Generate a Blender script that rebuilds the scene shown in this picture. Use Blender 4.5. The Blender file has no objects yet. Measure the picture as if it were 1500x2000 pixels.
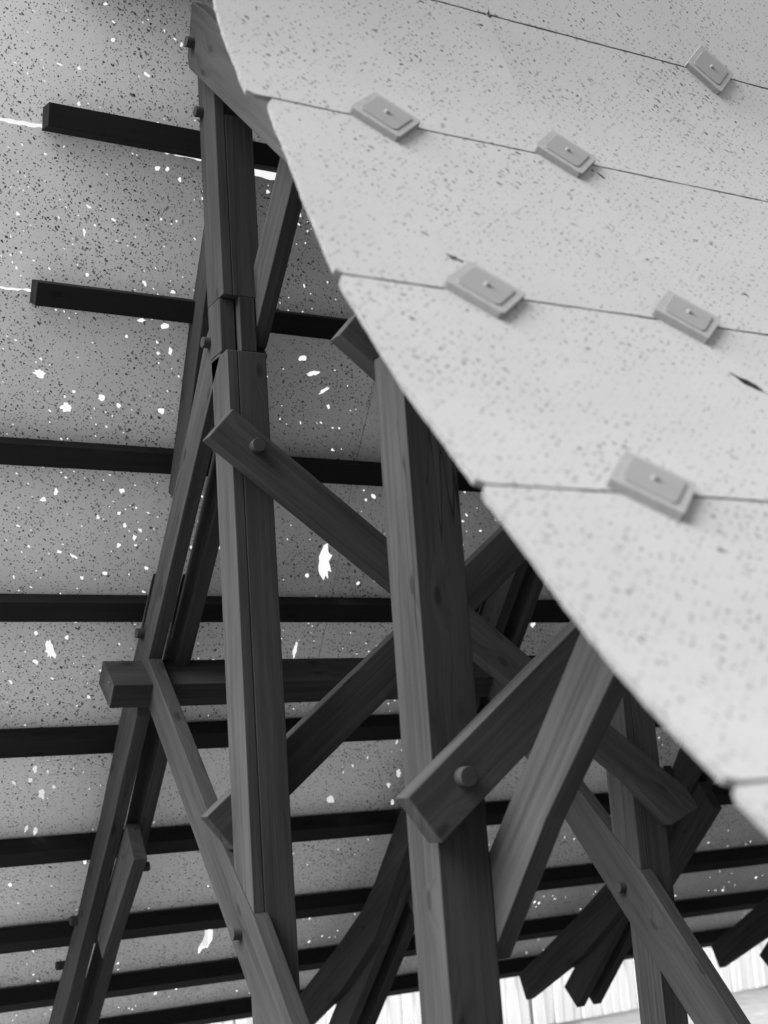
import bpy, bmesh, math, random
from mathutils import Vector, Matrix
from mathutils.geometry import delaunay_2d_cdt

random.seed(11)
SC = bpy.context.scene
COL = SC.collection
H = 1.5                                   # eye height; every Z below is measured from the eye

# ------------------------------------------------------------------ camera
cd = bpy.data.cameras.new('camera')
cam = bpy.data.objects.new('camera', cd)
COL.objects.link(cam)
right = Vector((0.875115, -0.478843, -0.069882))
down = Vector((0.041347, 0.217870, -0.975102))
fwd = Vector((0.482146, 0.850437, 0.210459))
R = Matrix((right, -down, -fwd)).transposed()
cam.matrix_world = Matrix.Translation((0, 0, H)) @ R.to_4x4()
cd.sensor_fit = 'VERTICAL'
cd.sensor_height = 36.0
cd.lens = 2590.0 / 2000.0 * 36.0
cd.clip_start = 0.05
cd.clip_end = 600
cd.dof.use_dof = True
cd.dof.focus_distance = 3.1
cd.dof.aperture_fstop = 3.9
SC.camera = cam

# ------------------------------------------------------------------ sky, sun, exposure
SUN_EL, SUN_AZ = math.radians(42), math.radians(180)      # azimuth of the sun, counter-clockwise from +X
w = bpy.data.worlds.new('World'); SC.world = w; w.use_nodes = True
nt = w.node_tree
for n in list(nt.nodes): nt.nodes.remove(n)
sky = nt.nodes.new('ShaderNodeTexSky'); sky.sky_type = 'NISHITA'; sky.sun_disc = False
sky.sun_elevation = SUN_EL; sky.sun_rotation = math.radians(90) - SUN_AZ
sky.dust_density = 6.0; sky.air_density = 1.5
bw = nt.nodes.new('ShaderNodeRGBToBW')                    # black-and-white film: a colourless sky
bg = nt.nodes.new('ShaderNodeBackground'); bg.inputs['Strength'].default_value = 0.125
wo = nt.nodes.new('ShaderNodeOutputWorld')
nt.links.new(sky.outputs[0], bw.inputs[0]); 
cl = nt.nodes.new('ShaderNodeMath'); cl.operation = 'MULTIPLY_ADD'          # even cloud veil over the clear sky
cl.inputs[1].default_value = 0.40; cl.inputs[2].default_value = 2.4
nt.links.new(bw.outputs[0], cl.inputs[0]); nt.links.new(cl.outputs[0], bg.inputs[0]); nt.links.new(bg.outputs[0], wo.inputs[0])
sd = bpy.data.lights.new('sun', 'SUN'); sd.energy = 4.6; sd.angle = math.radians(50); sd.color = (1, 1, 1)
sun = bpy.data.objects.new('sun', sd); COL.objects.link(sun)
sv = Vector((math.cos(SUN_AZ) * math.cos(SUN_EL), math.sin(SUN_AZ) * math.cos(SUN_EL), math.sin(SUN_EL)))
sun.rotation_euler = sv.to_track_quat('Z', 'Y').to_euler(); sun.location = sv * 30
SC.view_settings.view_transform = 'Standard'; SC.view_settings.look = 'None'
SC.view_settings.exposure = 1.2; SC.view_settings.gamma = 1.0
SC.render.engine = 'CYCLES'
SC.cycles.use_denoising = True
SC.cycles.max_bounces = 8; SC.cycles.diffuse_bounces = 2

# ------------------------------------------------------------------ node helpers / materials
def newmat(name, rough=0.8, spec=0.3):
    m = bpy.data.materials.new(name); m.use_nodes = True
    t = m.node_tree; b = t.nodes['Principled BSDF']
    b.inputs['Roughness'].default_value = rough
    b.inputs['Specular IOR Level'].default_value = spec
    return m, t, b
def nd(t, kind, **kw):
    n = t.nodes.new(kind)
    for k, v in kw.items(): setattr(n, k, v)
    return n
def math_(t, op, a, b=None, clamp=False):
    n = nd(t, 'ShaderNodeMath', operation=op, use_clamp=clamp)
    for i, x in enumerate((a, b)):
        if x is None: continue
        if isinstance(x, (int, float)): n.inputs[i].default_value = x
        else: t.links.new(x, n.inputs[i])
    return n.outputs[0]
def mixc(t, f, a, b):
    n = nd(t, 'ShaderNodeMix', data_type='FLOAT')
    for i, x in zip((0, 2, 3), (f, a, b)):
        if isinstance(x, (int, float)): n.inputs[i].default_value = x
        else: t.links.new(x, n.inputs[i])
    return n.outputs[0]
def noise(t, vec, scale, detail=3, rough=0.5, dist=0.0):
    n = nd(t, 'ShaderNodeTexNoise')
    n.inputs['Scale'].default_value = scale; n.inputs['Detail'].default_value = detail
    n.inputs['Roughness'].default_value = rough; n.inputs['Distortion'].default_value = dist
    t.links.new(vec, n.inputs['Vector'])
    return n
def maprange(t, v, a, b, c, d):
    n = nd(t, 'ShaderNodeMapRange'); n.clamp = True
    t.links.new(v, n.inputs[0])
    for i, x in enumerate((a, b, c, d)): n.inputs[i + 1].default_value = x
    return n.outputs[0]

def stone(name, base, pit, rot, layers, blotch=0.06, soft=0.05, bump=0.5):
    """pitted cast stone: layers = (cell size, stretch, threshold, gain)"""
    m, t, b = newmat(name, 0.9, 0.15)
    uv = nd(t, 'ShaderNodeUVMap').outputs[0]
    wob = noise(t, uv, 55, 3)
    va = nd(t, 'ShaderNodeVectorMath', operation='SUBTRACT'); t.links.new(wob.outputs['Color'], va.inputs[0]); va.inputs[1].default_value = (.5, .5, .5)
    vs = nd(t, 'ShaderNodeVectorMath', operation='SCALE'); t.links.new(va.outputs[0], vs.inputs[0]); vs.inputs['Scale'].default_value = 0.016
    ad = nd(t, 'ShaderNodeVectorMath', operation='ADD'); t.links.new(uv, ad.inputs[0]); t.links.new(vs.outputs[0], ad.inputs[1])
    dens = noise(t, uv, 3.1, 2)
    dn = maprange(t, dens.outputs[0], 0.3, 0.7, -0.10, 0.10)
    total = None
    for i, (cell, st, th, gain) in enumerate(layers):
        r = nd(t, 'ShaderNodeMapping', vector_type='TEXTURE'); r.inputs['Rotation'].default_value = (0, 0, math.radians(rot + 9 * i - 9))
        t.links.new(ad.outputs[0], r.inputs[0])
        mp = nd(t, 'ShaderNodeMapping'); mp.inputs['Scale'].default_value = (1 / (cell * st), 1 / cell, 1); mp.inputs['Location'].default_value = (7.3 * i, 3.1 * i, 0)
        t.links.new(r.outputs[0], mp.inputs[0])
        v = nd(t, 'ShaderNodeTexVoronoi', voronoi_dimensions='2D', feature='F1'); v.inputs['Scale'].default_value = 1.0
        t.links.new(mp.outputs[0], v.inputs['Vector'])
        sp = nd(t, 'ShaderNodeSeparateColor'); t.links.new(v.outputs['Color'], sp.inputs[0])
        rr = math_(t, 'MULTIPLY', math_(t, 'MAXIMUM', math_(t, 'SUBTRACT', math_(t, 'ADD', sp.outputs[0], dn), th), 0.0), gain)
        rr = math_(t, 'MINIMUM', rr, 0.42)
        d = math_(t, 'SUBTRACT', rr, v.outputs['Distance'])
        mk = maprange(t, d, -soft * .2, soft, 0, 1)
        mk = math_(t, 'MULTIPLY', mk, maprange(t, sp.outputs[1], 0, 1, .55, 1))
        total = mk if total is None else math_(t, 'MAXIMUM', total, mk)
    bl = noise(t, uv, 4.5, 4, .6)
    fine = noise(t, uv, 260, 2)
    k = math_(t, 'ADD', maprange(t, bl.outputs[0], .25, .75, 1 - blotch, 1 + blotch), maprange(t, fine.outputs[0], .2, .8, -.05, .05))
    base_v = math_(t, 'MULTIPLY', k, base)
    col = mixc(t, total, base_v, pit)  # shade inside the pits is painted into the colour, besides the bump
    cc = nd(t, 'ShaderNodeCombineColor')
    for i in range(3): t.links.new(col, cc.inputs[i])
    t.links.new(cc.outputs[0], b.inputs['Base Color'])
    hgt = math_(t, 'SUBTRACT', math_(t, 'MULTIPLY', fine.outputs[0], .12), total)
    bp = nd(t, 'ShaderNodeBump'); bp.inputs['Strength'].default_value = bump; bp.inputs['Distance'].default_value = 0.004
    t.links.new(hgt, bp.inputs['Height']); t.links.new(bp.outputs[0], b.inputs['Normal'])
    return m

def wood(name, lo, hi, rough=0.75):
    m, t, b = newmat(name, rough, 0.12)
    uv = nd(t, 'ShaderNodeUVMap').outputs[0]
    big = noise(t, uv, 3.0, 2)
    va = nd(t, 'ShaderNodeMapping'); va.inputs['Scale'].default_value = (1.6, 75, 1); t.links.new(uv, va.inputs[0])
    # sparse knots bend the grain
    kn = nd(t, 'ShaderNodeMapping'); kn.inputs['Scale'].default_value = (5.5, 13, 1); t.links.new(uv, kn.inputs[0])
    vo = nd(t, 'ShaderNodeTexVoronoi', voronoi_dimensions='2D'); vo.inputs['Scale'].default_value = 1.0; t.links.new(kn.outputs[0], vo.inputs['Vector'])
    sp = nd(t, 'ShaderNodeSeparateColor'); t.links.new(vo.outputs['Color'], sp.inputs[0])
    pick = maprange(t, sp.outputs[0], .74, .78, 0, 1)
    halo = math_(t, 'MULTIPLY', maprange(t, vo.outputs['Distance'], 0.03, 0.42, 1, 0), pick)
    core = math_(t, 'MULTIPLY', maprange(t, vo.outputs['Distance'], 0.07, 0.12, 1, 0), pick)
    off = nd(t, 'ShaderNodeCombineXYZ'); t.links.new(math_(t, 'MULTIPLY', halo, 2.2), off.inputs[1])
    add = nd(t, 'ShaderNodeVectorMath', operation='ADD'); t.links.new(va.outputs[0], add.inputs[0]); t.links.new(off.outputs[0], add.inputs[1])
    g1 = noise(t, add.outputs[0], 1.0, 4, .6, .6)
    vb = nd(t, 'ShaderNodeMapping'); vb.inputs['Scale'].default_value = (5, 420, 1); t.links.new(uv, vb.inputs[0])
    g2 = noise(t, vb.outputs[0], 1.0, 2)
    vc = nd(t, 'ShaderNodeMapping'); vc.inputs['Scale'].default_value = (0.8, 5, 1); t.links.new(uv, vc.inputs[0])
    st = noise(t, vc.outputs[0], 2.2, 4, .6)
    f = math_(t, 'ADD', math_(t, 'MULTIPLY', maprange(t, g1.outputs[0], .25, .75, 0, 1), .45), math_(t, 'MULTIPLY', maprange(t, g2.outputs[0], .25, .75, 0, 1), .2))
    f = math_(t, 'ADD', f, math_(t, 'MULTIPLY', maprange(t, st.outputs[0], .3, .7, 0, 1), .35))
    c = mixc(t, f, lo, hi)
    oi = nd(t, 'ShaderNodeObjectInfo')
    c = math_(t, 'MULTIPLY', c, maprange(t, oi.outputs['Random'], 0, 1, .78, 1.18))
    c = math_(t, 'MULTIPLY', c, maprange(t, core, 0, 1, 1, .55))
    # long drying cracks
    vd = nd(t, 'ShaderNodeMapping'); vd.inputs['Scale'].default_value = (1.1, 17, 1); t.links.new(uv, vd.inputs[0])
    ck = noise(t, vd.outputs[0], 1.0, 2, .4)
    cr = maprange(t, math_(t, 'ABSOLUTE', math_(t, 'SUBTRACT', ck.outputs[0], .5)), 0.0, 0.006, 1, 0)
    gate = maprange(t, noise(t, vc.outputs[0], 1.7, 1).outputs[0], .56, .62, 0, 1)
    cr = math_(t, 'MULTIPLY', cr, gate)
    c = math_(t, 'MULTIPLY', c, maprange(t, cr, 0, 1, 1, .25))
    cc = nd(t, 'ShaderNodeCombineColor')
    for i in range(3): t.links.new(c, cc.inputs[i])
    t.links.new(cc.outputs[0], b.inputs['Base Color'])
    hg = math_(t, 'SUBTRACT', math_(t, 'ADD', math_(t, 'MULTIPLY', g1.outputs[0], .5), math_(t, 'MULTIPLY', g2.outputs[0], .4)), cr)
    hg = math_(t, 'ADD', hg, math_(t, 'MULTIPLY', halo, .8))
    bp = nd(t, 'ShaderNodeBump'); bp.inputs['Strength'].default_value = .35; bp.inputs['Distance'].default_value = .002
    t.links.new(hg, bp.inputs['Height']); t.links.new(bp.outputs[0], b.inputs['Normal'])
    return m

def plain(name, v, rough=.8, spec=.3, var=.08, scale=30, bump=.2):
    m, t, b = newmat(name, rough, spec)
    tc = nd(t, 'ShaderNodeTexCoord').outputs['Object']
    n = noise(t, tc, scale, 4, .6)
    c = maprange(t, n.outputs[0], .25, .75, v * (1 - var), v * (1 + var))
    cc = nd(t, 'ShaderNodeCombineColor')
    for i in range(3): t.links.new(c, cc.inputs[i])
    t.links.new(cc.outputs[0], b.inputs['Base Color'])
    bp = nd(t, 'ShaderNodeBump'); bp.inputs['Strength'].default_value = bump; bp.inputs['Distance'].default_value = .002
    t.links.new(n.outputs[0], bp.inputs['Height']); t.links.new(bp.outputs[0], b.inputs['Normal'])
    return m

M_OUT = stone('pitted_stone_outside_darkened', .245, .012, -38, [(.0052, 2.0, .50, .56), (.0105, 2.6, .73, .66), (.045, 3.6, .92, .55)], .05, .035)  # same stone, base darkened to hold down the light on this side
M_IN = stone('pitted_stone_inside_lightened', .70, .035, 40, [(.0058, 1.3, .40, .62), (.0108, 1.6, .64, .75), (.038, 2.2, .93, .8)], .06)  # same stone, base lightened to make up for the shade inside
M_RIM = plain('darkened_stone_rim', .15, .95, .1, .35, 120, .8)  # rim colour darkened to dull the sun on the panel edges
M_STRIP = plain('seam_blocker_dark', .03, .9, .1)  # for the added strips that block the sky at the seams
M_WOOD = wood('dark_stained_timber', .007, .054)
M_BATTEN = wood('black_stained_timber', .008, .018)
M_DOWEL = plain('dowel_wood', .03, .8, .12)
M_PLATE = plain('cast_washer_grey', .18, .9, .15, .10, 90)
M_PLATE2 = plain('inlaid_washer_grey', .145, .8, .2, .04, 40)
M_NUT = plain('bolt_steel', .14, .5, .5)
M_GROUND = plain('gravel_ground', .22, .95, .1, .25, 9, .6)
M_SLAT = plain('white_painted_slat', .80, .6, .3, .05, 4)
M_POST = plain('grey_fence_wood', .35, .8)

# ------------------------------------------------------------------ object helpers
def link(name, bm, mat, parent=None, bevel=0.0):
    me = bpy.data.meshes.new(name)
    bmesh.ops.recalc_face_normals(bm, faces=bm.faces[:])
    if parent: bmesh.ops.translate(bm, vec=-parent.location, verts=bm.verts[:])
    bm.to_mesh(me); bm.free()
    o = bpy.data.objects.new(name, me); COL.objects.link(o)
    for x in (mat if isinstance(mat, (list, tuple)) else [mat]): me.materials.append(x)
    if parent: o.parent = parent
    if bevel:
        b = o.modifiers.new('bevel', 'BEVEL'); b.width = bevel; b.segments = 2; b.limit_method = 'ANGLE'
    return o
def tag(o, label, cat, group=None, kind=None):
    o['label'] = label; o['category'] = cat
    if group: o['group'] = group
    if kind: o['kind'] = kind
    return o
def empty(name, loc):
    o = bpy.data.objects.new(name, None); COL.objects.link(o); o.location = loc; o.empty_display_size = .1
    return o

def prism(polys, grain=None):
    """polys: list of (axis, [(a,b)...], lo, hi); axis 'X' takes (Y,Z) outlines, axis 'Y' takes (X,Z)"""
    bm = bmesh.new(); uvl = bm.loops.layers.uv.new('UVMap')
    for axis, pts, lo, hi in polys:
        def v3(p, h): return Vector((h, p[0], p[1] + H)) if axis == 'X' else Vector((p[0], h, p[1] + H))
        a = [bm.verts.new(v3(p, lo)) for p in pts]; b = [bm.verts.new(v3(p, hi)) for p in pts]
        fs = [bm.faces.new(a), bm.faces.new(list(reversed(b)))]
        n = len(pts)
        for i in range(n): fs.append(bm.faces.new((a[(i + 1) % n], a[i], b[i], b[(i + 1) % n])))
        if grain is None:
            L = max(((v3(pts[(i + 1) % n], lo) - v3(pts[i], lo)) for i in range(n)), key=lambda q: q.length)
            if (hi - lo) > L.length: L = v3(pts[0], hi) - v3(pts[0], lo)
            g = L.normalized()
        else: g = Vector(grain).normalized()
        ru, rv = random.uniform(0, 40), random.uniform(0, 40)
        bm.normal_update()
        for k, f in enumerate(fs):
            f.normal_update()
            s = f.normal.cross(g)
            end = s.length < .4
            if end:
                s = f.normal.orthogonal().normalized(); g2 = f.normal.cross(s)
            else: s.normalize(); g2 = g
            for l in f.loops:
                c = l.vert.co
                l[uvl].uv = ((c.dot(g2)) * (8 if end else 1) + ru + k * .37, c.dot(s) + rv + k * .61)
    return bm
def box(x0, x1, y0, y1, z0, z1): return ('X', [(y0, z0), (y1, z0), (y1, z1), (y0, z1)], x0, x1)
def strip(p, q, wdt, cut0=None, cut1=None):
    """outline of a straight member from p to q with width wdt to the left of p->q"""
    p = Vector(p); q = Vector(q); d = (q - p).normalized(); n = Vector((-d.y, d.x)) * wdt
    return [tuple(p), tuple(q), tuple(q + n), tuple(p + n)]

def cyl(c, axis, r, length, mat, name, parent, seg=20):
    bm = bmesh.new()
    rot = {'X': Matrix.Rotation(math.pi / 2, 4, 'Y'), 'Y': Matrix.Rotation(math.pi / 2, 4, 'X'), 'Z': Matrix()}[axis]
    bmesh.ops.create_cone(bm, cap_ends=True, segments=seg, radius1=r, radius2=r, depth=length,
                          matrix=Matrix.Translation(Vector((c[0], c[1], c[2] + H))) @ rot)
    return link(name, bm, mat, parent, .0015)

# ------------------------------------------------------------------ curved wall profiles
def catmull(pts, n=12):
    P = [Vector(p) for p in pts]; P = [P[0] * 2 - P[1]] + P + [P[-1] * 2 - P[-2]]
    out = []
    for i in range(1, len(P) - 2):
        for k in range(n):
            t = k / n
            out.append(.5 * ((2 * P[i]) + (P[i + 1] - P[i - 1]) * t + (2 * P[i - 1] - 5 * P[i] + 4 * P[i + 1] - P[i + 2]) * t * t
                             + (3 * P[i] - P[i - 1] - 3 * P[i + 1] + P[i + 2]) * t ** 3))
    out.append(P[-2]); return out
class Profile:
    def __init__(self, pts):
        self.p = catmull(pts); self.s = [0]
        for a, b in zip(self.p[:-1], self.p[1:]): self.s.append(self.s[-1] + (b - a).length)
    def at(self, s):
        if s <= 0: i = 0
        else:
            i = max(k for k in range(len(self.s) - 1) if self.s[k] <= s)
        a, b = self.p[i], self.p[i + 1]
        t = (s - self.s[i]) / (self.s[i + 1] - self.s[i])
        return a.lerp(b, t), (b - a).normalized()
    def s_of_z(self, z):
        for i in range(len(self.p) - 1):
            a, b = self.p[i], self.p[i + 1]
            if (a.y - z) * (b.y - z) <= 0 and a.y != b.y: return self.s[i] + (z - a.y) / (b.y - a.y) * (self.s[i + 1] - self.s[i])
        return None

NEAR = Profile([(-.36, -.87), (.00, -.66), (.33, -.43), (.62, -.165), (.801, -.008), (.929, .105), (1.116, .309), (1.265, .478), (1.40, .657), (1.495, .80),
                (1.643, 1.04), (1.735, 1.22), (1.795, 1.405), (1.90, 1.84), (2.03, 2.27), (2.22, 2.68)])
BAT = [(2.84, 2.087), (2.93, 1.676), (3.06, 1.27), (3.30, .93), (3.51, .56), (3.75, .22), (4.05, -.08), (4.37, -.35), (4.72, -.57), (5.07, -.76)]
_b = Profile([(2.72, 2.55)] + BAT + [(5.20, -.83)])
def off(p, d, k): return (p.x + d.y * -k * 1, p.y + d.x * k)
_f = []
for i in range(0, len(_b.s)):
    p, d = _b.at(min(_b.s[i], _b.s[-1] - 1e-4))
    nrm = Vector((-d.y, d.x))                     # points up and away from the inside
    _f.append(tuple(p + nrm * .036))
class Poly(Profile):
    def __init__(self, pts):
        self.p = [Vector(p) for p in pts]; self.s = [0]
        for a, b in zip(self.p[:-1], self.p[1:]): self.s.append(self.s[-1] + (b - a).length)
FAR = Poly(_f)

def blob(cx, cy, rx, ry, ang, n=10, jit=.3):
    out = []; ca, sa = math.cos(ang), math.sin(ang)
    for i in range(n):
        a = 2 * math.pi * i / n; k = 1 + random.uniform(-jit, jit)
        x, y = rx * math.cos(a) * k, ry * math.sin(a) * k
        out.append((cx + x * ca - y * sa, cy + x * sa + y * ca))
    return out

def panel(prof, x0, x1, s0, s1, thick, side, mat, name, holes=(), chip=.0015, corner=.012, rough_edges=(1, 1, 1, 1), tilt=0.0, flat=False, x0t=None, s0r=None, rim_index=0, kink=None):
    s0r = s0 if s0r is None else s0r
    x0t = x0 if x0t is None else x0t
    """one stone slab bent to the wall profile; side=+1 thickens to the left of the profile's direction"""
    step = .012
    def edge(p, q, rgh):
        L = (Vector(q) - Vector(p)).length; n = max(2, int(L / step)); out = []
        d = (Vector(q) - Vector(p)) / L; nn = Vector((-d.y, d.x)); ph = random.uniform(0, 9)
        for i in range(n):
            t = i / n; pos = Vector(p).lerp(Vector(q), t)
            m = min(t, 1 - t) * L
            amp = chip * rgh
            pos += nn * (amp * random.uniform(-.7, 1) + amp * 1.2 * math.sin(ph + t * L * 31) * .5)
            if m < corner: pos += nn * (corner - m) ** 2 / corner * .45
            out.append((pos.x, pos.y))
        return out
    first = edge((x0, s0), kink, rough_edges[0]) + edge(kink, (x1, s0r), rough_edges[0]) if kink else edge((x0, s0), (x1, s0r), rough_edges[0])
    ol = first + edge((x1, s0r), (x1, s1), rough_edges[1]) + edge((x1, s1), (x0t, s1), rough_edges[2]) + edge((x0t, s1), (x0, s0), rough_edges[3])
    pts = list(ol); faces = [list(range(len(ol)))]
    for h in holes:
        b = len(pts); pts += h; faces.append(list(range(b, len(pts))))
    ns = 7; nx = max(2, int((x1 - x0) / .12))
    for i in range(1, nx):
        for j in range(1, ns):
            pts.append((max(x0, x0t) + (x1 - max(x0, x0t)) * i / nx + .001, max(s0, s0r) + (s1 - max(s0, s0r)) * j / ns + .0013))
    vs, es, fs, ov, oe, of = delaunay_2d_cdt([Vector(p) for p in pts], [], faces, 1, 1e-6)
    keep = [f for f, o in zip(fs, of) if o == [0] or (0 in o and len(o) == 1)]
    bm = bmesh.new(); uvl = bm.loops.layers.uv.new('UVMap')
    mid = None
    def place(v, k):
        p, d = prof.at(v[1])
        if flat:
            pa, pb = prof.at(s0)[0], prof.at(s1)[0]; d = (pb - pa).normalized(); p = pa + d * (v[1] - s0)
        n = Vector((-d.y, d.x)) * side * k
        q = p + n + Vector((-d.y, d.x)) * tilt * (v[0] - (x0 + x1) / 2)
        return Vector((v[0], q.x, q.y + H))
    used = sorted({i for f in keep for i in f})
    flare = {}
    for h, fc in zip(holes, faces[1:]):
        hx = sum(p[0] for p in h) / len(h); hy = sum(p[1] for p in h) / len(h)
        for i in fc: flare[i] = (hx, hy)
    def back(i):
        v = vs[i]; src = [k for k in ov[i] if k in flare]
        if src:
            hx, hy = flare[src[0]]; r = math.hypot(v[0] - hx, v[1] - hy); k = 1 + .010 / max(r, .002)
            return place((hx + (v[0] - hx) * k, hy + (v[1] - hy) * k), thick)
        return place(v, thick)
    fr = {i: bm.verts.new(place(vs[i], 0)) for i in used}
    bk = {i: bm.verts.new(back(i)) for i in used}
    co = {}
    for i in used: co[fr[i]] = co[bk[i]] = vs[i]
    rim = {}
    def rv(i, d, tagk):
        if (i, tagk) not in rim:
            rim[(i, tagk)] = bm.verts.new(d[i].co); co[rim[(i, tagk)]] = (vs[i][0] + tagk * .011, vs[i][1])
        return rim[(i, tagk)]
    cnt = {}
    for f in keep:
        for a, b in zip(f, f[1:] + f[:1]):
            cnt[(a, b)] = 1
    for f in keep:
        a = bm.faces.new([fr[i] for i in f]); b = bm.faces.new([bk[i] for i in reversed(f)])
        a.smooth = b.smooth = True
    for (a, b) in cnt:
        if (b, a) not in cnt:
            rf = bm.faces.new([rv(b, fr, 0), rv(a, fr, 0), rv(a, bk, 1), rv(b, bk, 1)])
            rf.material_index = rim_index
    off_u = random.uniform(0, 30)
    for f in bm.faces:
        for l in f.loops:
            c = co[l.vert]; l[uvl].uv = (c[0] + off_u, c[1])
    return bm

# ------------------------------------------------------------------ ground
bm = bmesh.new()
g = 60
for x in range(-g, g, 6):
    for y in range(-g, g, 6):
        pass
vv = [bm.verts.new(p) for p in ((-250, -250, 0), (250, -250, 0), (250, 250, 0), (-250, 250, 0))]
bm.faces.new(vv)
go = link('ground', bm, M_GROUND); go['kind'] = 'structure'; go['label'] = 'pale gravel ground under the pavilion'

# ------------------------------------------------------------------ far wall: slabs seen from inside
ORD = ['first', 'second', 'third', 'fourth', 'fifth', 'sixth', 'seventh', 'eighth', 'ninth', 'tenth']
far_cols = [(.45, 1.7985), (1.8003, 2.80), (2.8018, 3.84), (3.8418, 4.88), (4.8818, 5.45)]
col_words = ['left of the seam', 'right of the seam', 'third from the left', 'fourth from the left', 'at the far right']
bat_s = []
for (y, z) in BAT:
    best = min(range(len(_b.s)), key=lambda i: (_b.p[i] - Vector((y, z))).length)
    bat_s.append(FAR.s[best])
# (X, Z, half width, half height, lean) of the larger broken-through holes
BIG = [(1.754, 0.699, 0.0222, -0.0005, 0.0099, 0.0531),
       (0.971, 0.458, 0.0131, -0.004, 0.0116, 0.0308),
       (0.927, 1.047, 0.0159, -0.0013, 0.002, 0.0139),
       (0.847, 1.113, 0.0182, 0.0016, -0.0003, 0.0108),
       (0.933, 1.067, 0.0084, -0.0063, 0.0033, 0.0046),
       (1.014, 1.073, 0.0095, -0.0008, 0.0015, 0.0098),
       (1.181, 1.056, 0.0085, -0.0007, 0.0017, 0.01),
       (1.995, 0.006, 0.0136, 0.0012, 0.0064, 0.021),
       (1.756, -0.433, 0.0213, 0.0182, 0.0062, 0.1042),
       (1.023, 0.076, 0.0106, 0.0009, 0.0031, 0.0183),
       (0.986, 0.147, 0.0074, 0.0005, 0.0023, 0.0138),
       (0.98, 0.117, 0.0074, 0.0006, 0.0013, 0.008),
       (1.03, -0.025, 0.0077, 0.0008, 0.0025, 0.0148),
       (1.6, 1.171, 0.0195, -0.0046, 0.0027, 0.0072),
       (1.646, 1.134, 0.0144, -0.0104, 0.0044, 0.0049),
       (1.56, 1.203, 0.0123, -0.0012, 0.0019, 0.0087),
       (1.713, 0.452, 0.007, 0.0019, -0.0011, 0.0252),
       (2.218, 0.075, 0.0101, 0.0007, 0.0063, 0.0187),
       (2.197, 0.039, 0.0081, 0.0006, 0.0039, 0.0118),
       (2.239, -0.016, 0.0062, 0.0005, 0.0048, 0.0145),
       (1.152, 1.242, 0.011, -0.0012, 0.0014, 0.0082),
       (1.178, 1.187, 0.0056, -0.0006, 0.002, 0.0111),
       (0.898, 0.832, 0.0108, -0.0005, 0.0008, 0.007),
       (1.107, 0.862, 0.0085, -0.0004, 0.001, 0.0072),
       (1.894, 0.929, 0.007, 0.0013, -0.0026, 0.0277),
       (1.79, 0.869, 0.0068, -0.0003, 0.003, 0.0157),
       (1.119, 0.726, 0.0072, -0.0002, 0.001, 0.0074),
       (2.563, 0.526, 0.0106, 0.004, -0.0027, 0.0137),
       (1.025, 0.534, 0.0071, -0.0, 0.0012, 0.0079),
       (0.924, 0.502, 0.0056, 0.0, 0.0008, 0.0062),
       (1.011, 0.49, 0.0057, 0.0, 0.0011, 0.0079),
       (1.098, 1.618, 0.0068, -0.0011, 0.0005, 0.0064),
       (1.123, 1.621, 0.0055, -0.0009, 0.0004, 0.0052),
       (1.159, 1.6, 0.0055, -0.0009, 0.0005, 0.0065),
       (1.085, 1.249, 0.0122, -0.0014, 0.0009, 0.0054),
       (1.408, 1.608, 0.0074, -0.0012, 0.0004, 0.0054),
       (1.428, 1.613, 0.006, -0.0009, 0.0004, 0.0054),
       (1.709, 0.735, 0.0067, -0.0002, 0.0011, 0.0063),
       (1.698, 0.693, 0.0067, -0.0002, 0.0014, 0.008),
       (1.705, 0.659, 0.0067, -0.0001, 0.0014, 0.008),
       (0.966, 1.914, 0.0066, -0.0014, 0.0002, 0.0052),
       (0.886, 1.739, 0.0051, -0.001, 0.0003, 0.0064),
       (1.148, 1.941, 0.0042, -0.0009, 0.0003, 0.0066),
       (0.882, 1.827, 0.0051, -0.0011, 0.0003, 0.0064),
       (1.055, 0.095, 0.0061, 0.0005, 0.0014, 0.0081),
       (1.023, -0.04, 0.0062, 0.0006, 0.0014, 0.0085),
       (0.93, 0.852, 0.0068, -0.0003, 0.0013, 0.0112),
       (0.952, 1.913, 0.0039, -0.0008, 0.0002, 0.0039),
       (1.052, 0.794, 0.0056, -0.0002, 0.0007, 0.0058),
       (1.091, 0.655, 0.0072, -0.0001, 0.0008, 0.0059),
       (1.029, 0.642, 0.0057, -0.0001, 0.0007, 0.0059),
       (3.929, -0.593, 0.0172, 0.004, 0.0116, 0.0176)]
FS = [0.02] + bat_s + [FAR.s[-1] - .005]
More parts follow.
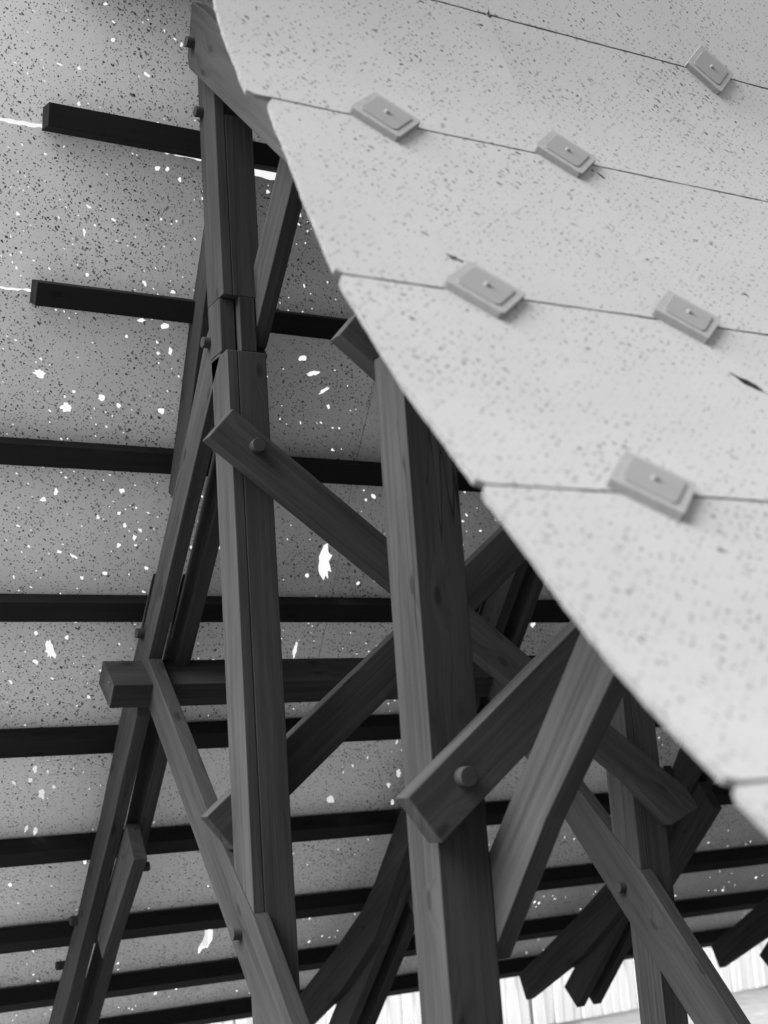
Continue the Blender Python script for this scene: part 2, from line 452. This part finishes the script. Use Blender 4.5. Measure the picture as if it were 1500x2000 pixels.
for r in range(len(FS) - 1):
    for c, (x0, x1) in enumerate(far_cols):
        s0 = FS[r] + (.006 if r else 0); s1 = FS[r + 1] - .003
        s0r = s0
        if r == 1: s1 += .013
        if r == 2:
            kk = (1.12, FS[r] + .024) if c == 0 else None
            s0 += .012 if c == 0 else .060
            s0r = FS[r] + .078 if c == 0 else s0
        if r == 3: s0 -= .003; s0r = s0
        if s1 - s0 < .03: continue
        hs = []
        def try_add(h, rr, mg=.02, ex=None, es=None):
            cx = sum(p[0] for p in h) / len(h); cy = sum(p[1] for p in h) / len(h)
            if cx - (ex or rr) < x0 + mg or cx + (ex or rr) > x1 - mg or cy - (es or rr) < s0 + mg or cy + (es or rr) > s1 - mg: return
            for q in hs:
                if math.hypot(q[1] - cx, q[2] - cy) < q[3] + rr + .004: return
            hs.append((h, cx, cy, rr))
        for (bx, bz, ux, us, vx, vs_) in BIG:
            sb = FAR.s_of_z(bz)
            if sb and x0 < bx < x1 and s0 < sb < s1:
                rr = max(math.hypot(ux, us), math.hypot(vx, vs_)); nn = 22 if rr > .015 else 11; out = []
                ex = abs(ux) + abs(vx); es = abs(us) + abs(vs_)
                for i in range(nn):
                    a = 2 * math.pi * i / nn; k = 1 + random.uniform(-.42, .25)
                    out.append((bx + (ux * math.cos(a) + vx * math.sin(a)) * k, sb + (us * math.cos(a) + vs_ * math.sin(a)) * k))
                try_add(out, rr, .003, ex, es)
        if x0 < 4.0:
            ncl = int((x1 - x0) * (95 if 1 < r < 6 else 48 if r < 2 else 26))
            for k in range(ncl):
                px = random.uniform(x0, x1); ps = random.uniform(s0, s1)
                for q in range(random.choice((1, 1, 1, 2, 3))):
                    rr = .0015 + .0036 * random.random() ** 5
                    cxx, cyy = px + random.gauss(0, .03), ps + random.gauss(0, .02)
                    el = rr * random.uniform(1, 2.3) * (1.35 if r > 5 else 1)
                    try_add(blob(cxx, cyy, el, rr, random.uniform(.2, 1.3) + (.5 if r > 5 else 0), 8, .5), max(el, rr))
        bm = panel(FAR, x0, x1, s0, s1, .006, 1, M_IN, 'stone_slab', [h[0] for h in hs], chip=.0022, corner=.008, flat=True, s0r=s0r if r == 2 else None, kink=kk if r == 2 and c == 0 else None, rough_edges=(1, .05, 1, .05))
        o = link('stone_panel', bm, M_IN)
        if r == 0: where = 'above the topmost batten'
        elif r <= 9: where = 'below the %s batten' % ORD[r - 1]
        else: where = 'under the lowest batten'
        tag(o, 'grey pitted inner wall panel %s, %s' % (where, col_words[c]), 'panel', 'panels of the far wall seen from inside')
# dark strips added out of view behind the upright seams to block the sky
class Shift(Poly):
    def __init__(self, base, k):
        self.p = []; self.s = base.s
        for i in range(len(base.p)):
            a, b = base.p[max(i - 1, 0)], base.p[min(i + 1, len(base.p) - 1)]
            d = (b - a).normalized(); self.p.append(base.p[i] + Vector((-d.y, d.x)) * k)
SH = Shift(FAR, .009)
for k, xs in enumerate((1.7993, 2.8008, 3.8408, 4.8808)):
    bm = bmesh.new(); rows = []
    for i in range(0, len(SH.p), 3):
        q = SH.p[i]; rows.append([bm.verts.new((x, q.x, q.y + H)) for x in (xs - .012, xs + .012)])
    for a, b in zip(rows[:-1], rows[1:]): bm.faces.new((a[0], a[1], b[1], b[0]))
    bmesh.ops.solidify(bm, geom=bm.faces[:], thickness=.003)
    tag(link('seam_blocker', bm, M_STRIP), 'dark strip added behind the %s upright seam to block the sky' % ORD[k], 'seam strip', 'added strips blocking the sky at the seams')
# ------------------------------------------------------------------ battens along the far wall
ends = [.80, .795, .793, .62, .55, .5, .5, .5, .5, .5]
for i, (y, z) in enumerate(BAT):
    best = min(range(len(_b.s) - 1), key=lambda k: (_b.p[k] - Vector((y, z))).length)
    d = (_b.p[best + 1] - _b.p[best]).normalized(); n = Vector((-d.y, d.x)); c = Vector((y, z)); h = .029
    q = [c + d * h + n * h, c - d * h + n * h, c - d * h - n * h, c + d * h - n * h]
    bm = prism([('X', [tuple(v) for v in q], ends[i], 5.4)], grain=(1, 0, 0))
    o = link('wall_batten', bm, M_BATTEN, None, .002)
    desc = ['black square batten topmost of all on the inner wall',
            'black batten with its pale sawn end above a slit of sky, second from top',
            'black square batten with its sawn left end showing at the left, third from the top',
            'black batten crossing behind the end of the bolted diagonal, fourth from the top',
            'black batten with a paler top strip, fifth from the top, above the node beam',
            'black batten just below the node beam, sixth from the top',
            'black batten seventh from the top, passing behind the lower crossed braces',
            'black batten eighth from the top with a pale underside',
            'black batten second from the bottom of the inner wall',
            'lowest black batten at the bottom rim of the inner wall'][i]
    tag(o, desc, 'batten', 'battens along the inner wall')

# ------------------------------------------------------------------ near wall: slabs seen from outside
NEAR_HOLES = [(1.396, 1.013, .010, .004, -1.1), (1.384, 1.024, .004, .003, 0), (1.076, 1.21, .0035, .002, 1.0), (1.352, .536, .026, .008, -.85), (1.311, .5, .004, .002, 0),
              (1.529, .752, .006, .003, -.7), (1.285, 1.366, .008, .003, .3), (1.656, 1.304, .0045, .002, -.8), (.936, .773, .007, .002, -.6), (.962, .728, .012, .006, -.5)]
near_s = [NEAR.s_of_z(z) for z in (-.84, -.62, -.40, -.165, -.008 + .0, .312, .657, 1.04, 1.40, 1.83, 2.25, 2.66)]
near_cols = [(.75, 1.3188), (1.3192, 2.3603), (2.3607, 3.4003), (3.4007, 4.4403), (4.4407, 5.45)]
row_words = ['lowest row near the ground', 'second lowest row', 'third lowest row', 'blurred low row', 'row under the lone washer', 'row above the lone washer',
             'row between the washer pairs', 'row above the upper washers', 'row over the top joint', 'row below the ridge', 'ridge row']
ncol_words = ['at the cut edge', 'right of the seam', 'third from the cut edge', 'fourth from the cut edge', 'at the deep end']
xin = {6: .030, 3: -.004}
for r in range(len(near_s) - 1):
    for c, (x0, x1) in enumerate(near_cols):
        xt = x0 + (xin.get(r, 0) if c == 0 else 0)
        s0, s1 = near_s[r] + .0022, near_s[r + 1] - .0022
        nh = []
        for (hx, hz, ra, rb, an) in NEAR_HOLES:
            sb = NEAR.s_of_z(hz)
            if x0 + .016 < hx < x1 - .016 and s0 + .012 < sb < s1 - .012: nh.append(blob(hx, sb, ra, rb, an, 14, .35))
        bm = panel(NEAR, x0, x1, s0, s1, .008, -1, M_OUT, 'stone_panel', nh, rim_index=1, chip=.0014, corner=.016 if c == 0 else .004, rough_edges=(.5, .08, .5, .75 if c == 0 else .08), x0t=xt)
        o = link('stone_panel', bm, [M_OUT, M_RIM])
        tag(o, 'pale pitted outer panel in the %s, %s' % (row_words[r], ncol_words[c]), 'panel', 'panels of the near wall seen from outside')

# ------------------------------------------------------------------ diamond washers on the joints of the near wall
def washer(X, z, label, ang=45):
    s = NEAR.s_of_z(z); p, d = NEAR.at(s)
    nrm = Vector((0, d.y, -d.x)) * -1                  # outward: towards -Y and up
    U = Vector((1, 0, 0)); V = Vector((0, d.x, d.y)); N = V.cross(U).normalized()
    if N.y > 0: N = -N
    c = Vector((X, p.x, p.y + H))
    a = math.radians(ang + random.uniform(-2.5, 2.5)); e1 = U * math.cos(a) + V * math.sin(a); e2 = -U * math.sin(a) + V * math.cos(a)
    root = empty('anchor_washer', c)
    def slab(half, r, h0, h1, name, mat, jit=0):
        bm = bmesh.new(); ring = []
        for sx, sy in ((1, 1), (-1, 1), (-1, -1), (1, -1)):
            for k in range(5):
                t = {(1, 1): 0, (-1, 1): 90, (-1, -1): 180, (1, -1): 270}[(sx, sy)] + k * 22.5
                ring.append((sx * (half - r) + r * math.cos(math.radians(t)) + random.uniform(-jit, jit), sy * (half - r) + r * math.sin(math.radians(t)) + random.uniform(-jit, jit)))
        lo = [bm.verts.new(c + e1 * u + e2 * v + N * h0) for u, v in ring]; hi = [bm.verts.new(c + e1 * u + e2 * v + N * h1) for u, v in ring]
        bm.faces.new(lo); bm.faces.new(list(reversed(hi)))
        for i in range(len(ring)): bm.faces.new((lo[(i + 1) % len(ring)], lo[i], hi[i], hi[(i + 1) % len(ring)]))
        return link(name, bm, mat, root, .0012)
    slab(.0455, .004, -.004, .0115, 'backing_pad', M_PLATE, .0010)
    slab(.0345, .008, .0110, .0136, 'cover_plate', M_PLATE2)
    bm = bmesh.new()
    rot = Matrix((U.cross(N) if False else e1, e2, N)).transposed().to_4x4()
    bmesh.ops.create_cone(bm, cap_ends=True, segments=16, radius1=.0050, radius2=.0036, depth=.006, matrix=Matrix.Translation(c + N * .0152) @ rot)
    link('bolt', bm, M_NUT, root, .0008)
    tag(root, label, 'washer', 'diamond washers over the joints of the near wall')
washer(.983, 1.044, 'grey diamond shaped washer nearest the cut edge on the upper joint of the pale wall')
washer(1.335, 1.046, 'grey diamond shaped washer right of the first on the upper joint, beside a dark pit')
washer(.972, .658, 'large soft grey diamond washer left on the middle joint, under a dark gouge')
washer(1.334, .664, 'grey diamond washer at the right end of the middle joint')
washer(.985, .320, 'blurred grey diamond washer alone on the lowest joint, biggest and nearest')
washer(1.850, 1.403, 'small grey diamond washer at the top right corner on the highest joint')

# ------------------------------------------------------------------ timber frame (one cross-section of the pavilion)
X0 = 1.16
def mir(pts): return [(4.78 - y, z) for y, z in pts]
def make_frame(lower_foot):
    root = empty('timber_frame', (X0, 2.39, 0))
    L1, LC, L3 = (X0, X0 + .038), (X0 + .040, X0 + .080), (X0 + .082, X0 + .120)
    def part(name, polys, mat=M_WOOD, bev=.0022, lab=None):
        o = link(name, prism(polys), mat, root, bev)
        if lab: o['label'] = lab
        return o
    # post A (far row): core plus a board in the outer layer that ends on the diagonal strut
    part('post', [box(X0 + .027, X0 + .100, 2.735, 2.835, -1.5, 1.052)])
    part('post_board', [('X', [(2.735, 1.052), (2.835, 1.052), (2.835, -.305), (2.735, -.222)][::-1], X0, X0 + .0262)])
    # upper post with its halved joint
    part('upper_post', [box(X0 + .0262, X0 + .100, 2.743, 2.843, 1.192, 1.665), box(X0 + .040, X0 + .0815, 2.743, 2.835, 1.054, 1.1919), box(X0 + .027, X0 + .099, 2.80, 2.842, 1.666, 1.84)])
    part('upper_post_board', [box(X0, X0 + .0255, 2.743, 2.843, 1.192, 1.90)])
    part('joint_block', [box(X0 - .002, X0 + .0365, 2.764, 2.838, 1.056, 1.190)])
    # post B (near row)
    part('post', [box(X0, X0 + .100, 1.945, 2.045, -1.5, .795), box(X0 + .001, X0 + .099, 1.947, 2.022, .797, 1.25)])
    # rafters of the far side, in two plies
    r2 = [(2.836, 1.143), (2.87, 1.118), (2.948, 1.014), (3.16, .757), (3.415, .462), (3.43, .41), (3.390, .368), (2.769, 1.060)]
    part('rafter', [('X', r2, *L1)]); part('rafter', [('X', r2, *L3)])
    r3 = [(3.300, .625), (3.478, .415), (3.612, .272), (3.832, -.002), (4.083, -.281), (4.314, -.497), (4.60, -.775), (4.515, -.845), (4.153, -.484), (3.701, -.004), (3.46, .265), (3.405, .470)]
    r3 = [(3.305, .62), (4.583, -.775), (4.51, -.85), (3.46, .275), (3.39, .510)]
    r3 = [(3.303, .622), (3.612, .272), (3.832, -.002), (4.083, -.281), (4.60, -.790), (4.525, -.862), (4.153, -.484), (3.701, -.004), (3.47, .262), (3.40, .500)]
    part('lower_rafter', [('X', r3, *L1)]); part('lower_rafter', [('X', r3, *L3)])
    part('inner_rafter', [('X', [(2.862, 1.60), (2.941, 1.459), (3.075, 1.235), (3.198, .985), (3.275, .835), (3.20, .79), (2.979, 1.223), (2.848, 1.47)], *LC)])
    # near side rafters, behind the pale wall
    part('rafter', [('X', mir(r2)[::-1], *L1)]); part('rafter', [('X', mir(r2)[::-1], *L3)])
    part('lower_rafter', [('X', mir(r3)[::-1], *L1)]); part('lower_rafter', [('X', mir(r3)[::-1], *L3)])
    # knee strut from the far node down across the post
    D = [(3.397, .408), (3.356, .408), (3.290, .350), (2.60, -.382), (2.2, -.81), (2.13, -.74), (2.80, -.02 - .3)]
    D = [(3.352, .402), (3.405, .402), (3.375, .290), (2.898, -.239), (2.34, -.858), (2.265, -.770), (2.724, -.232), (2.995, .022)]
    part('knee_strut', [('X', D, X0 - .004, X0 + .0345)])
    N = [(2.0, -.155), (1.56, .312), (1.478, .245), (1.775, -.050), (1.972, -.280), (2.04, -.20)]
    part('knee_strut', [('X', N, X0 + .101, X0 + .141)])
    # upper strut beside the post and the big diagonal at the top
    part('upper_strut', [('X', [(2.84, 1.170), (2.21, 1.865), (2.135, 1.795), (2.776, 1.085), (2.84, 1.055)], X0 + .0835, X0 + .1225)])
    part('top_diagonal', [('X', [(2.80, 1.835), (2.755, 1.965), (2.69, 1.905), (2.03, 1.19), (1.93, .985), (2.02, 1.045), (2.791, 1.80)][::-1], X0 - .042, X0 - .002)])
    # mid strut caught between the plies low on the rafter
    part('mid_strut', [('X', [(3.715, -.020), (3.652, -.118), (3.97, -.40), (4.03, -.33)], *LC)])
    if lower_foot:
        part('foot_board', [('X', [(3.80, .045), (3.874, -.038), (4.097, -.281), (4.195, -.367), (4.41, -.503), (4.86, -.758), (4.82, -.855), (4.40, -.65), (4.12, -.46), (3.80, -.10)], X0 - .040, X0 - .002)])
    for (y, z, xx) in [(2.838, 1.102, X0), (2.821, 1.704, X0), (2.756, 1.850, X0 - .042), (3.395, .475, X0), (2.806, -.265, X0 - .004), (4.083, -.292, X0), (4.325, -.44, X0 + .02)]:
        cyl((xx + .01, y, z), 'X', .0135, .060, M_DOWEL, 'dowel', root)
    cyl((X0 + .125, 3.85, -.146), 'X', .0135, .05, M_DOWEL, 'dowel', root)
    return root
def copy_frame(root, dx, skip=()):
    r = root.copy(); COL.objects.link(r); r.location = root.location + Vector((dx, 0, 0))
    for ch in root.children:
        if ch.name.split('.')[0] in skip: continue
        c = ch.copy(); COL.objects.link(c); c.parent = r
    return r
f1 = make_frame(False)
f2 = make_frame(True); f2.location.x += 1.06
f3 = copy_frame(f2, 1.06); f4 = copy_frame(f2, 2.12)
for f, lab in ((f1, 'foremost bolted timber frame with two tall posts and paired rafters at the open end'),
               (f2, 'second timber frame behind, its post seen at the right with a long strut crossing it'),
               (f3, 'third timber frame, only its paired rafters and foot seen low at the right'),
               (f4, 'deepest timber frame, barely seen in the dark at the right edge')):
    tag(f, lab, 'timber frame', 'timber frames of the pavilion')

# ------------------------------------------------------------------ braces running from frame to frame
def brace(pts, y0, y1, label, dowels=(), name='cross_brace'):
    a = pts[0]
    root = empty(name, (a[0], y0, a[1] + H))
    link('plank', prism([('Y', pts, y0, y1)]), M_WOOD, root, .0025)
    for (x, z, r) in dowels:
        cyl((x, y0 + .004, z), 'Y', r, .05, M_DOWEL, 'dowel', root)
    tag(root, label, 'brace', 'diagonal braces between the frames')
s = 2.69 / 2.66
brace([(1.149, .893), (1.087, .822), (2.178, .004), (2.300, -.118), (2.395, -.080), (2.362, -.030)], 2.690, 2.734, 'bolted brace falling right from the left post, its squared end overlapping the post', [(1.201, .805, .0165)])
brace([(1.102, -.012), (1.166, -.090), (2.30, .80), (2.235, .885)][::1], 2.837, 2.880, 'brace rising right behind the left post, its pointed end jutting out low on the left')
brace([(1.083, -.001), (1.141, -.078), (2.24, .738), (2.18, .822)], 1.899, 1.943, 'heavy brace bolted across the front of the middle post, rising right into the dark', [(1.190, .025, .0170)])
brace([(1.095, .842), (1.140, .893), (2.24, .045), (2.185, -.03)], 2.047, 2.091, 'short visible brace end tucked behind the top of the middle post against the pale wall')

# beam lying in the far node
root = empty('node_beam', (1.05, 3.35, .35 + H))
link('beam', prism([('X', [(3.405, .404), (3.316, .330), (3.358, .275), (3.447, .349)], 1.050, 5.3)], grain=(1, 0, 0)), M_WOOD, root, .002)
link('nail', prism([box(1.048, 1.0495, 3.35, 3.354, .34, .344)]), M_NUT, root)
tag(root, 'level beam lying in the node of the frames, its square end jutting out at the left', 'beam')

# ------------------------------------------------------------------ white slatted fence beyond the pavilion
froot = empty('slatted_fence', (5.5, 7.4, 0))
bm = bmesh.new()
x = 1.0
while x < 15:
    wd = random.uniform(.045, .075); ln = random.uniform(-.05, .05); hh = random.uniform(1.35, 1.5)
    y = 7.4 + random.uniform(-.01, .01)
    a = [bm.verts.new(p) for p in ((x, y, .02), (x + wd, y, .02), (x + wd + ln, y, hh), (x + ln, y, hh), (x, y + .018, .02), (x + wd, y + .018, .02), (x + wd + ln, y + .018, hh), (x + ln, y + .018, hh))]
    for f in ((0, 1, 2, 3), (7, 6, 5, 4), (0, 4, 5, 1), (1, 5, 6, 2), (2, 6, 7, 3), (3, 7, 4, 0)): bm.faces.new([a[i] for i in f])
    x += wd + random.uniform(.012, .03)
link('slat_panel', bm, M_SLAT, froot)
def bx3(x0, x1, y0, y1, z0, z1):
    return box(x0, x1, y0, y1, z0 - H, z1 - H)
for zz in (.35, 1.15): link('rail', prism([bx3(1, 15, 7.42, 7.46, zz, zz + .07)]), M_POST, froot)
for k in range(8): link('fence_post', prism([bx3(1 + 2 * k, 1.09 + 2 * k, 7.47, 7.56, 0, 1.4)]), M_POST, froot)
tag(froot, 'bright white fence of upright slats seen below the rim of the far wall', 'fence')
